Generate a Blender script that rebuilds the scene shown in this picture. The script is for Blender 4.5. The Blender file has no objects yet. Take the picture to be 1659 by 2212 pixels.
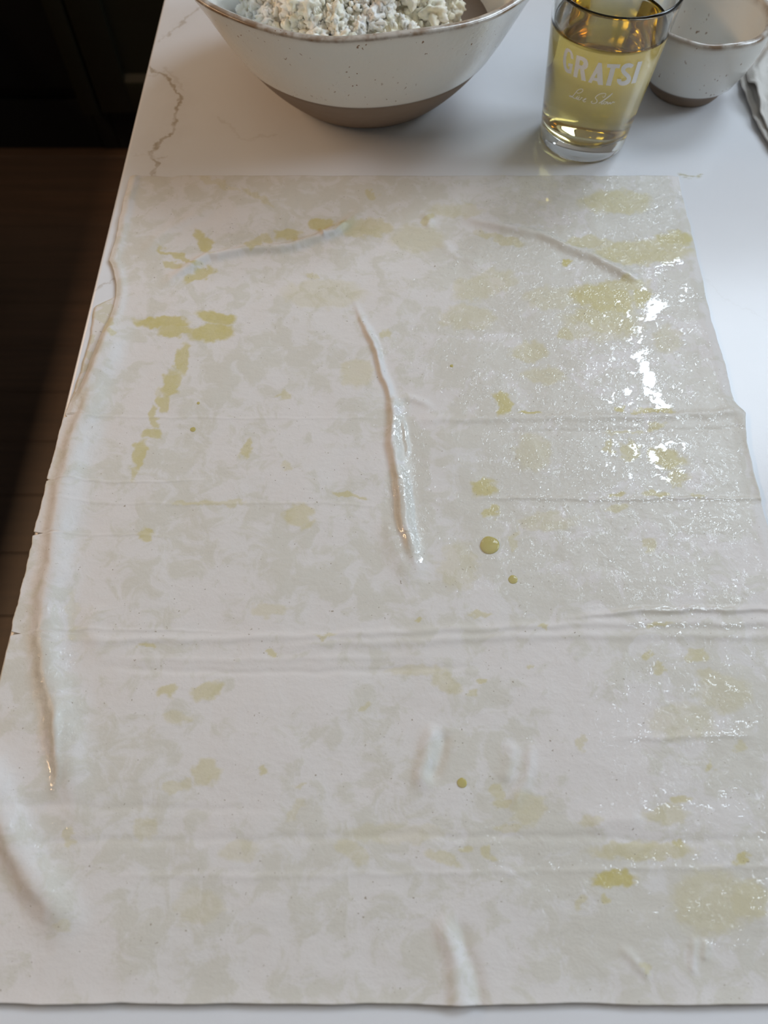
import bpy, bmesh, math, random
import numpy as np
from mathutils import Vector
random.seed(4)
SC = bpy.context.scene
COL = SC.collection
# ---------------------------------------------------------------- camera
TH = math.radians(61.5); F = 1660.0; H = 0.38; CT = 0.91      # depression, focal px, height over worktop, worktop height
cd = bpy.data.cameras.new('camera'); cam = bpy.data.objects.new('camera', cd); COL.objects.link(cam)
cam.location = (0, 0, CT + H); cam.rotation_euler = (math.radians(90) - TH, 0, 0)
cd.sensor_fit = 'VERTICAL'; cd.sensor_height = 36.0; cd.lens = 36.0 * F / 2212.0
cd.clip_start = 0.01; cd.clip_end = 50
cd.dof.use_dof = True; cd.dof.focus_distance = 0.44; cd.dof.aperture_fstop = 8.5
SC.camera = cam
# ---------------------------------------------------------------- world, lamps, exposure
w = bpy.data.worlds.new('world'); SC.world = w; w.use_nodes = True
bg = w.node_tree.nodes['Background']; bg.inputs[0].default_value = (.80, .90, 1, 1); bg.inputs[1].default_value = 1.6
def area(name, loc, rot, sx, sy, power, color, spread=180):
    l = bpy.data.lights.new(name, 'AREA'); l.shape = 'RECTANGLE'; l.size = sx; l.size_y = sy
    l.energy = power; l.color = color; l.spread = math.radians(spread)
    o = bpy.data.objects.new(name, l); COL.objects.link(o); o.location = loc; o.rotation_euler = rot
    return o
# daylight through the tall window in the far wall and the smaller one in the right wall (areas fill the openings)
area('far_window_daylight', (1.775, 2.36, 3.64), (math.radians(-90), 0, 0), 1.55, 1.75, 92, (.74, .87, 1))
area('side_window_daylight', (2.74, .80, 2.85), (0, math.radians(90), 0), 1.30, 1.25, 58, (.74, .87, 1))
# warm strip lamp under the wall cabinet on the left, its light grazes the left worktop
area('strip_lamp_light', (-1.62, .9, 1.885), (0, math.radians(-38), 0), .05, 2.0, 7.8, (1, .66, .38), 110)
SC.view_settings.view_transform = 'Standard'; SC.view_settings.look = 'None'
SC.view_settings.gamma = 1; SC.view_settings.use_curve_mapping = False
SC.view_settings.exposure = 0.0
SC.cycles.max_bounces = 28; SC.cycles.transmission_bounces = 28; SC.cycles.glossy_bounces = 8; SC.cycles.diffuse_bounces = 4

# ---------------------------------------------------------------- helpers
def unproj(px, py, z=0.0):
    u = (px - 829.5) / F; v = (py - 1106.0) / F
    k = (H - z) / (math.sin(TH) + v * math.cos(TH))
    return u * k, (math.cos(TH) - v * math.sin(TH)) * k
def proj(x, y, z=0.0):
    zc = y * math.cos(TH) + (H - z) * math.sin(TH); v = -y * math.sin(TH) + (H - z) * math.cos(TH)
    return 829.5 + F * x / zc, 1106 + F * v / zc
def link(name, me, mat=None, parent=None):
    o = bpy.data.objects.new(name, me); COL.objects.link(o)
    if mat: me.materials.append(mat)
    if parent: o.parent = parent
    return o
def from_bm(name, bm, mat=None, parent=None, smooth=False):
    me = bpy.data.meshes.new(name); bm.to_mesh(me); bm.free()
    if smooth:
        for p in me.polygons: p.use_smooth = True
    return link(name, me, mat, parent)
def empty(name, loc):
    o = bpy.data.objects.new(name, None); COL.objects.link(o); o.location = loc; o.empty_display_size = .05
    return o
def tag(o, label=None, cat=None, group=None, kind=None):
    for k, v in (('label', label), ('category', cat), ('group', group), ('kind', kind)):
        if v: o[k] = v
    return o
def box_bm(x0, x1, y0, y1, z0, z1, bev=0.0, seg=2):
    bm = bmesh.new(); bmesh.ops.create_cube(bm, size=1)
    for v in bm.verts:
        v.co = Vector((x0 if v.co.x < 0 else x1, y0 if v.co.y < 0 else y1, z0 if v.co.z < 0 else z1))
    if bev: bmesh.ops.bevel(bm, geom=bm.edges[:], offset=bev, segments=seg, profile=.5, affect='EDGES')
    return bm
def box(name, dims, mat, parent=None, bev=0.0, seg=2):
    return from_bm(name, box_bm(*dims, bev, seg), mat, parent, bev > 0)
# numpy gradient noise
RNG = np.random.default_rng(7)
PERM = RNG.permutation(256); GR = RNG.uniform(0, 2 * np.pi, 256)
def noise(x, y, seed=0):
    x = np.asarray(x, float) + seed * 17.31; y = np.asarray(y, float) - seed * 9.77
    xi = np.floor(x).astype(int); yi = np.floor(y).astype(int); fx = x - xi; fy = y - yi
    u = fx * fx * fx * (fx * (fx * 6 - 15) + 10); v = fy * fy * fy * (fy * (fy * 6 - 15) + 10)
    def g(i, j, dx, dy):
        a = GR[PERM[(PERM[(xi + i) & 255] + yi + j) & 255]]
        return np.cos(a) * dx + np.sin(a) * dy
    a = g(0, 0, fx, fy); b = g(1, 0, fx - 1, fy); c = g(0, 1, fx, fy - 1); d = g(1, 1, fx - 1, fy - 1)
    return ((a * (1 - u) + b * u) * (1 - v) + (c * (1 - u) + d * u) * v) * 1.5
def fbm(x, y, seed=0, o=4):
    s = 0; a = 1.0
    for k in range(o): s = s + a * noise(x * 2**k, y * 2**k, seed + k); a *= .5
    return s
def sst(a, b, x):
    t = np.clip((x - a) / (b - a), 0, 1); return t * t * (3 - 2 * t)

# ---------------------------------------------------------------- material helpers
def newmat(name):
    m = bpy.data.materials.new(name); m.use_nodes = True
    nt = m.node_tree; return m, nt, nt.nodes['Principled BSDF']
def N(nt, typ, **kw):
    n = nt.nodes.new(typ)
    for k, v in kw.items():
        if isinstance(k, str) and k.startswith('i_'): n.inputs[k[2:].replace('_', ' ')].default_value = v
        else: setattr(n, k, v)
    return n
def L(nt, a, b): nt.links.new(a, b)
def math_(nt, op, a, b=None, clamp=False):
    n = nt.nodes.new('ShaderNodeMath'); n.operation = op; n.use_clamp = clamp
    for i, s in enumerate((a, b)):
        if s is None: continue
        if isinstance(s, (int, float)): n.inputs[i].default_value = s
        else: nt.links.new(s, n.inputs[i])
    return n.outputs[0]
def mixc(nt, f, a, b):
    n = nt.nodes.new('ShaderNodeMix'); n.data_type = 'RGBA'
    for s, i in ((f, 0), (a, 6), (b, 7)):
        if isinstance(s, (int, float, tuple)): n.inputs[i].default_value = s if not isinstance(s, tuple) else (*s, 1)
        else: nt.links.new(s, n.inputs[i])
    return n.outputs[2]
def ramp(nt, f, lo, hi):
    n = nt.nodes.new('ShaderNodeMapRange'); n.interpolation_type = 'SMOOTHSTEP'
    n.inputs[1].default_value = lo; n.inputs[2].default_value = hi
    nt.links.new(f, n.inputs[0]); return n.outputs[0]
def tex(nt, scale, detail=2, rough=.5, vec=None, dist=0.0):
    n = nt.nodes.new('ShaderNodeTexNoise'); n.inputs['Scale'].default_value = scale
    n.inputs['Detail'].default_value = detail; n.inputs['Roughness'].default_value = rough
    n.inputs['Distortion'].default_value = dist
    if vec is not None: nt.links.new(vec, n.inputs['Vector'])
    return n
def geo_pos(nt): return nt.nodes.new('ShaderNodeNewGeometry').outputs['Position']
def obj_pos(nt): return nt.nodes.new('ShaderNodeTexCoord').outputs['Object']
def vscale(nt, v, s):
    n = nt.nodes.new('ShaderNodeVectorMath'); n.operation = 'MULTIPLY'; nt.links.new(v, n.inputs[0]); n.inputs[1].default_value = s
    return n.outputs[0]
def attr(nt, name):
    n = nt.nodes.new('ShaderNodeAttribute'); n.attribute_name = name; return n.outputs['Fac']
def bump(nt, h, strength, dist, normal=None):
    n = nt.nodes.new('ShaderNodeBump'); n.inputs['Strength'].default_value = strength; n.inputs['Distance'].default_value = dist
    nt.links.new(h, n.inputs['Height'])
    if normal is not None: nt.links.new(normal, n.inputs['Normal'])
    return n.outputs[0]
def simple(name, col, rough=.5, **kw):
    m, nt, b = newmat(name); b.inputs['Base Color'].default_value = (*col, 1); b.inputs['Roughness'].default_value = rough
    for k, v in kw.items(): b.inputs[k.replace('_', ' ')].default_value = v
    return m

# ---------------------------------------------------------------- materials
def mat_quartz():
    m, nt, b = newmat('white_quartz')
    p = geo_pos(nt)
    warp = tex(nt, 45, 4, .65, p); warp2 = tex(nt, 190, 3, .6, p)
    def off(t, s):
        n = nt.nodes.new('ShaderNodeVectorMath'); n.operation = 'SUBTRACT'; L(nt, t.outputs['Color'], n.inputs[0]); n.inputs[1].default_value = (.5, .5, .5)
        return vscale(nt, n.outputs[0], (s, s, 0))
    a1 = nt.nodes.new('ShaderNodeVectorMath'); L(nt, p, a1.inputs[0]); L(nt, off(warp, .022), a1.inputs[1])
    a2 = nt.nodes.new('ShaderNodeVectorMath'); L(nt, a1.outputs[0], a2.inputs[0]); L(nt, off(warp2, .007), a2.inputs[1])
    q = vscale(nt, a2.outputs[0], (1, 1, 0))
    veins = [([(445, 12), (405, 38), (372, 66), (342, 88)], 1.0, .5),
             ([(322, 145), (352, 163), (380, 190), (392, 225), (372, 262), (374, 285), (340, 308), (325, 335), (342, 352), (335, 380), (345, 420)], 1.5, .8),
             ([(300, 170), (360, 150), (400, 195)], 1.6, .25), ([(470, 258), (520, 300), (600, 290)], 1.2, .18),
             ([(250, 602), (228, 612), (205, 632)], .9, .5), ([(300, 330), (360, 335)], .8, .35),
             ([(1480, 575), (1570, 640), (1660, 700)], .6, .07)]
    cur = None
    for pts, wd, st in veins:
        P = [unproj(*q_) for q_ in pts]
        for (ax, ay), (bx, by) in zip(P[:-1], P[1:]):
            d = (bx - ax, by - ay); ll = d[0]**2 + d[1]**2
            s = nt.nodes.new('ShaderNodeVectorMath'); s.operation = 'SUBTRACT'; L(nt, q, s.inputs[0]); s.inputs[1].default_value = (ax, ay, 0)
            dt = nt.nodes.new('ShaderNodeVectorMath'); dt.operation = 'DOT_PRODUCT'; L(nt, s.outputs[0], dt.inputs[0]); dt.inputs[1].default_value = (d[0] / ll, d[1] / ll, 0)
            t = math_(nt, 'MINIMUM', math_(nt, 'MAXIMUM', dt.outputs['Value'], 0.0), 1.0)
            c = nt.nodes.new('ShaderNodeVectorMath'); c.operation = 'SCALE'; c.inputs[0].default_value = (d[0], d[1], 0); L(nt, t, c.inputs['Scale'])
            e = nt.nodes.new('ShaderNodeVectorMath'); e.operation = 'DISTANCE'; L(nt, s.outputs[0], e.inputs[0]); L(nt, c.outputs[0], e.inputs[1])
            mr = nt.nodes.new('ShaderNodeMapRange'); mr.interpolation_type = 'SMOOTHSTEP'
            mr.inputs[1].default_value = .0002; mr.inputs[2].default_value = wd * .0019; mr.inputs[3].default_value = st; mr.inputs[4].default_value = 0
            L(nt, e.outputs['Value'], mr.inputs[0])
            halo = nt.nodes.new('ShaderNodeMapRange'); halo.inputs[1].default_value = 0; halo.inputs[2].default_value = wd * .012
            halo.inputs[3].default_value = st * .13; halo.inputs[4].default_value = 0; L(nt, e.outputs['Value'], halo.inputs[0])
            v = math_(nt, 'MAXIMUM', mr.outputs[0], halo.outputs[0])
            cur = v if cur is None else math_(nt, 'MAXIMUM', cur, v)
    brk = ramp(nt, tex(nt, 60, 3, .6, p).outputs['Fac'], .30, .60)
    f = math_(nt, 'MULTIPLY', cur, math_(nt, 'ADD', math_(nt, 'MULTIPLY', brk, .65), .35))
    cloud = tex(nt, 5, 4, .6, p)
    base = mixc(nt, ramp(nt, cloud.outputs['Fac'], .35, .75), (.775, .785, .82), (.73, .74, .77))
    L(nt, mixc(nt, f, base, (.38, .31, .22)), b.inputs['Base Color'])
    b.inputs['Roughness'].default_value = .19
    b.inputs['Specular IOR Level'].default_value = .33
    L(nt, bump(nt, tex(nt, 900, 2, .5, p).outputs['Fac'], .10, .0002), b.inputs['Normal'])
    return m
M_quartz = mat_quartz()

def mat_dough(name, attrs=True):
    m, nt, b = newmat(name)
    p = geo_pos(nt)
    fine = tex(nt, 700, 3, .6, p); mid = tex(nt, 75, 5, .62, p, .6); big = tex(nt, 14, 4, .6, p, .4)
    weave = tex(nt, 380, 2, .5, vscale(nt, p, (1, .35, 1)))
    dry = mixc(nt, ramp(nt, big.outputs['Fac'], .35, .68), (.715, .675, .655), (.705, .68, .66))
    if attrs:
        oil = attr(nt, 'oil'); wet = attr(nt, 'wet'); pool = attr(nt, 'pool')
        # oil soaked into the sheet: blotchy, a little greyer and greener than the dry dough
        so = math_(nt, 'ADD', math_(nt, 'MULTIPLY', big.outputs['Fac'], .42), math_(nt, 'MULTIPLY', mid.outputs['Fac'], .58))
        soaked = ramp(nt, math_(nt, 'ADD', so, math_(nt, 'MULTIPLY', wet, .10)), .49, .575)
        base = mixc(nt, math_(nt, 'MULTIPLY', soaked, .8), dry, (.62, .59, .52))
        ob = math_(nt, 'MULTIPLY', oil, math_(nt, 'ADD', .8, math_(nt, 'MULTIPLY', mid.outputs['Fac'], .4)), True)
        base = mixc(nt, ob, base, (.555, .475, .155))
    else:
        base = mixc(nt, ramp(nt, mid.outputs['Fac'], .5, .55), dry, (.63, .60, .50))
    sp = tex(nt, 620, 1, .5, p)
    rare = ramp(nt, tex(nt, 60, 1, .5, p).outputs['Fac'], .42, .6)
    speck = math_(nt, 'MULTIPLY', ramp(nt, sp.outputs['Fac'], .735, .775), math_(nt, 'MULTIPLY', rare, .8))
    base = mixc(nt, speck, base, (.26, .20, .13))
    base = mixc(nt, math_(nt, 'MULTIPLY', weave.outputs['Fac'], .10), base, (.86, .84, .80))
    L(nt, base, b.inputs['Base Color'])
    nb = bump(nt, fine.outputs['Fac'], .35, .00025, bump(nt, mid.outputs['Fac'], .4, .0006))
    L(nt, nb, b.inputs['Normal'])
    if attrs:
        L(nt, math_(nt, 'SUBTRACT', .62, math_(nt, 'MULTIPLY', wet, .22)), b.inputs['Roughness'])
        # a film of oil lies over the brushed zones, broken up into patches and beads
        g1 = tex(nt, 330, 3, .65, vscale(nt, p, (1, .7, 1)), .8); g2 = tex(nt, 120, 3, .6, p, 1.0)
        filmf = math_(nt, 'MULTIPLY', wet, ramp(nt, math_(nt, 'ADD', math_(nt, 'MULTIPLY', g1.outputs['Fac'], .5), math_(nt, 'MULTIPLY', g2.outputs['Fac'], .5)), .50, .56))
        film = math_(nt, 'MAXIMUM', filmf, pool)
        L(nt, math_(nt, 'MINIMUM', film, 1.0), b.inputs['Coat Weight'])
        b.inputs['Coat Roughness'].default_value = .035; b.inputs['Coat IOR'].default_value = 1.62
        inv = math_(nt, 'SUBTRACT', 1.0, math_(nt, 'MULTIPLY', pool, 1.0), True)
        hgt = math_(nt, 'MULTIPLY', math_(nt, 'ADD', g1.outputs['Fac'], math_(nt, 'MULTIPLY', g2.outputs['Fac'], 1.6)), inv)
        L(nt, bump(nt, hgt, .6, .0016, bump(nt, pool, .8, .0005)), b.inputs['Coat Normal'])
    else:
        b.inputs['Roughness'].default_value = .5
    return m
M_dough = mat_dough('oiled_filo'); M_dough2 = mat_dough('plain_filo', False)

def mat_oil():
    m, nt, b = newmat('olive_oil')
    b.inputs['Base Color'].default_value = (.62, .52, .10, 1); b.inputs['Roughness'].default_value = .03
    b.inputs['IOR'].default_value = 1.47; b.inputs['Alpha'].default_value = .55
    return m
M_oil = mat_oil()

def mat_glaze(name, rimz, glz, wob, warm=0.0):
    m, nt, b = newmat(name)
    o = obj_pos(nt); sx = nt.nodes.new('ShaderNodeSeparateXYZ'); L(nt, o, sx.inputs[0])
    n1 = tex(nt, 22, 4, .6, o); n2 = tex(nt, 420, 2, .5, vscale(nt, o, (1, 1, .6)))
    base = mixc(nt, ramp(nt, n1.outputs['Fac'], .3, .7), (.79, .80, .77), (.82, .80, .75))
    # brown where the glaze breaks over the lip
    rim = attr(nt, 'rim'); rn = tex(nt, 70, 3, .6, o)
    rf = math_(nt, 'MULTIPLY', rim, math_(nt, 'ADD', .5, math_(nt, 'MULTIPLY', ramp(nt, rn.outputs['Fac'], .38, .6), .5)), True)
    base = mixc(nt, rf, base, (.27, .185, .12))
    sp = tex(nt, 430, 1, .5, vscale(nt, o, (1, 1, .55))); ra = tex(nt, 30, 1, .5, o)
    sf = math_(nt, 'MULTIPLY', ramp(nt, sp.outputs['Fac'], .715, .745), ramp(nt, ra.outputs['Fac'], .40, .62))
    base = mixc(nt, sf, base, (.25, .13, .06))
    L(nt, base, b.inputs['Base Color'])
    b.inputs['Roughness'].default_value = .22; b.inputs['Coat Weight'].default_value = .35; b.inputs['Coat Roughness'].default_value = .08
    L(nt, bump(nt, n1.outputs['Fac'], .3, .004, bump(nt, n2.outputs['Fac'], .1, .0006)), b.inputs['Normal'])
    return m
M_glaze = mat_glaze('speckled_glaze', 0, 0, 0)
def mat_clay():
    m, nt, b = newmat('bare_stoneware')
    o = obj_pos(nt); n = tex(nt, 60, 5, .6, vscale(nt, o, (1, 1, 4))); n2 = tex(nt, 900, 2, .6, o)
    L(nt, mixc(nt, n.outputs['Fac'], (.24, .175, .13), (.31, .235, .18)), b.inputs['Base Color'])
    b.inputs['Roughness'].default_value = .75
    L(nt, bump(nt, n2.outputs['Fac'], .3, .0006), b.inputs['Normal'])
    return m
M_clay = mat_clay()
def mat_wood(name, c1, c2, rough=.45):
    m, nt, b = newmat(name)
    p = geo_pos(nt); oi = nt.nodes.new('ShaderNodeObjectInfo')
    add = nt.nodes.new('ShaderNodeVectorMath'); L(nt, vscale(nt, p, (1.5, 26, 26)), add.inputs[0])
    cmb = nt.nodes.new('ShaderNodeCombineXYZ'); L(nt, math_(nt, 'MULTIPLY', oi.outputs['Random'], 40.0), cmb.inputs[0]); L(nt, cmb.outputs[0], add.inputs[1])
    g = tex(nt, 2.2, 6, .62, add.outputs[0], .5)
    c = mixc(nt, ramp(nt, g.outputs['Fac'], .3, .72), c1, c2)
    c = mixc(nt, math_(nt, 'MULTIPLY', oi.outputs['Random'], .35), c, tuple(x * .55 for x in c1))
    L(nt, c, b.inputs['Base Color']); b.inputs['Roughness'].default_value = rough
    L(nt, bump(nt, g.outputs['Fac'], .15, .002), b.inputs['Normal'])
    return m
M_floor = mat_wood('stained_oak_planks', (.040, .019, .009), (.066, .032, .015), .5)
M_cab = mat_wood('dark_olive_cabinet_paint', (.0105, .010, .0042), (.013, .0125, .0055), .5)
M_black = simple('black_kick_board', (.003, .003, .003), .6)
M_wall = simple('wall_paint', (.36, .30, .24), .8)
M_ceil = simple('ceiling_paint', (.42, .38, .33), .9)
M_frame = simple('window_frame_paint', (.7, .7, .7), .5)

# ---------------------------------------------------------------- room shell
def struct(name, dims, mat, bev=0.0, parent=None):
    o = box(name, dims, mat, parent, bev)
    if not parent: tag(o, kind='structure')
    return o
floor = struct('floor', (-2.0, 2.7, -2.0, 2.32, -.10, -.015), M_black)
struct('ceiling', (-2.0, 2.7, -2.0, 2.32, 4.8, 4.9), M_ceil)
struct('wall_left', (-2.1, -2.0, -2.0, 2.32, -.015, 4.8), M_wall)
struct('wall_near', (-2.0, 2.7, -2.1, -2.0, -.015, 4.8), M_wall)
def wall(name, boxes):
    bm = bmesh.new()
    for d in boxes:
        b2 = box_bm(*d); me = bpy.data.meshes.new('t'); b2.to_mesh(me); b2.free(); bm.from_mesh(me); bpy.data.meshes.remove(me)
    tag(from_bm(name, bm, M_wall), kind='structure')
wall('wall_far', ((-2.0, 1.0, 2.32, 2.42, -.015, 4.8), (2.55, 2.8, 2.32, 2.42, -.015, 4.8), (1.0, 2.55, 2.32, 2.42, -.015, 2.76), (1.0, 2.55, 2.32, 2.42, 4.52, 4.8)))
wall('wall_right', ((2.7, 2.8, -2.0, .17, -.015, 4.8), (2.7, 2.8, 1.43, 2.32, -.015, 4.8), (2.7, 2.8, .17, 1.43, -.015, 2.2), (2.7, 2.8, .17, 1.43, 3.5, 4.8)))
def window(name, loc, rz, w_, h_):
    t = empty(name, loc); t.rotation_euler.z = rz; tag(t, kind='structure')
    for nm, d in (('jamb', (-w_ / 2, -w_ / 2 + .03, -.05, .02, 0, h_)), ('jamb', (w_ / 2 - .03, w_ / 2, -.05, .02, 0, h_)),
                  ('sill', (-w_ / 2 + .03, w_ / 2 - .03, -.07, .02, 0, .03)), ('head', (-w_ / 2 + .03, w_ / 2 - .03, -.05, .02, h_ - .03, h_))):
        box(nm, d, M_frame, t, .003)
window('window_1', (1.775, 2.34, 2.76), 0, 1.55, 1.76)
window('window_2', (2.72, .80, 2.2), -math.pi / 2, 1.26, 1.30)
# floor planks
proto = None
y = -1.99; r = 0; PL = .96; PW = .124
me_pl = bpy.data.meshes.new('plank'); bmp = box_bm(-PL / 2 + .0004, PL / 2 - .0004, -PW / 2 + .0004, PW / 2 - .0004, -.015, 0, .0008, 1); bmp.to_mesh(me_pl); bmp.free()
me_pl.materials.append(M_floor)
while y < 2.15:
    x = -2.0 + PL * (.5 - .37 * (r * 1.7 % 1))
    while x + PL / 2 < 1.6:
        if x - PL / 2 > -1.995:
            o = bpy.data.objects.new('plank', me_pl); COL.objects.link(o); o.parent = floor; o.location = (x, y + PW / 2, 0)
        x += PL
    y += PW; r += 1

# ---------------------------------------------------------------- cabinets across the aisle (dark)
def cabinet(x0, x1, label, group):
    yf = 1.709; t = empty('base_cabinet', ((x0 + x1) / 2, 2.0, 0)); tag(t, label, 'cabinet', group)
    a, b_ = x0 - t.location.x, x1 - t.location.x; f = yf - 2.0
    box('carcass', (a, b_, f + .02, .31, .13, .90), M_cab, t, .001)
    box('kick_board', (a, b_, f + .053, .30, 0, .13), M_black, t)
    # one door of a frame and a recessed panel
    g = .004; d = empty('door', (0, 0, 0)); d.parent = t
    s = .075
    box('stile', (a + g, a + g + s, f, f + .02, .135, .88), M_cab, d, .0015)
    box('stile', (b_ - g - s, b_ - g, f, f + .02, .135, .88), M_cab, d, .0015)
    box('rail', (a + g + s, b_ - g - s, f, f + .02, .135, .135 + s), M_cab, d, .0015)
    box('rail', (a + g + s, b_ - g - s, f, f + .02, .88 - s, .88), M_cab, d, .0015)
    box('door_panel', (a + g + s, b_ - g - s, f + .010, f + .02, .135 + s, .88 - s), M_cab, d)
    bmw = bmesh.new()   # sloped moulding along the foot of the panel has its caught light put into a paler colour
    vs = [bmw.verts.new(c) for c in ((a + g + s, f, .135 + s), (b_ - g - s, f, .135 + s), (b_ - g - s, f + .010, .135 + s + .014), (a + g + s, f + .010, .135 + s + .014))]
    bmw.faces.new(vs); bmesh.ops.solidify(bmw, geom=bmw.faces[:], thickness=.002); from_bm('panel_moulding', bmw, simple('lit_moulding', (.045, .036, .02), .35) if 'lit_moulding' not in bpy.data.materials else bpy.data.materials['lit_moulding'], d)
cabinet(-.675, -.10, 'dark olive panelled base cabinet across the aisle, nearest the white worktop', None)
cabinet(-.10, .475, 'dark olive base cabinet hidden behind the white worktop', None)
fl = empty('base_cabinet', (-.70, 2.0, 0)); tag(fl, 'narrow dark olive cabinet filler left of the panelled door', 'cabinet')
box('carcass', (-.018, .022, -.291, .31, .13, .90), M_cab, fl, .001); box('kick_board', (-.018, .022, -.238, .30, 0, .13), M_black, fl)
ap = empty('black_unit', (-1.05, 2.0, 0)); tag(ap, 'black built-in appliance at the end of the dark cabinets', 'unit')  # plain black box filling the dark area left of the filler
box('body', (-.31, .328, -.222, .31, .13, .90), M_black, ap, .003); box('front_panel', (-.30, .318, -.240, -.222, .16, .86), M_black, ap, .006)
box('kick_board', (-.31, .328, -.235, .30, 0, .128), M_black, ap)
# unseen left cabinet run, added so its edge shades the floor from the lamp
lc = empty('base_cabinet', (-1.575, .6, 0)); tag(lc, 'unseen dark cabinet run added along the left wall to shade the floor', 'cabinet')
box('carcass', (-.42, .40, -1.4, .9, .0, .90), M_cab, lc, .002); box('worktop', (-.42, .425, -1.4, .9, .90, .93), M_cab, lc, .002)
wc = empty('wall_cabinet', (-1.80, .6, 1.90)); tag(wc, 'dark wall cabinet with a warm strip lamp beneath it', 'wall cabinet')
box('carcass', (-.19, .20, -1.4, 1.3, 0, .7), M_cab, wc, .002)

# ---------------------------------------------------------------- island worktop
XL0 = -.1945
isl = empty('kitchen_island', (.35, .35, 0)); tag(isl, 'dark island cabinet carrying the white worktop', 'kitchen island')
box('carcass', (-.50, .52, -.68, .92, 0, .88), M_cab, isl, .003)
ct = from_bm('countertop', box_bm(XL0, .98, -.45, 1.35, .88, CT, .0025, 3), M_quartz, None, False)
tag(ct, 'white quartz worktop with faint brown veins under the dough and bowls', 'worktop')

# ---------------------------------------------------------------- filo sheet
def ipx(pts, key):     # interpolate a pixel outline as world x over world y
    P = np.array([unproj(*q) for q in pts]); i = np.argsort(P[:, 1]); return np.interp(key, P[i, 1], P[i, 0])
LEFT = [(285, 385), (279, 398), (270, 430), (262, 470), (251, 520), (237, 566), (240, 574), (247, 590), (252, 620), (252, 645), (243, 680), (228, 712), (208, 760), (180, 830), (158, 864), (136, 910), (119, 985), (103, 1041), (97, 1075), (78, 1144), (73, 1162), (55, 1251), (27, 1360), (24, 1374), (4, 1470), (-20, 1580), (-62, 1760), (-102, 1930), (-160, 2168)]
RIGHT = [(1465, 385), (1474, 427), (1494, 512), (1518, 613), (1535, 697), (1565, 791), (1583, 868), (1597, 886), (1608, 896), (1610, 960), (1625, 1017), (1646, 1098), (1672, 1200), (1730, 1400), (1850, 1800), (1965, 2168)]
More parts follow.
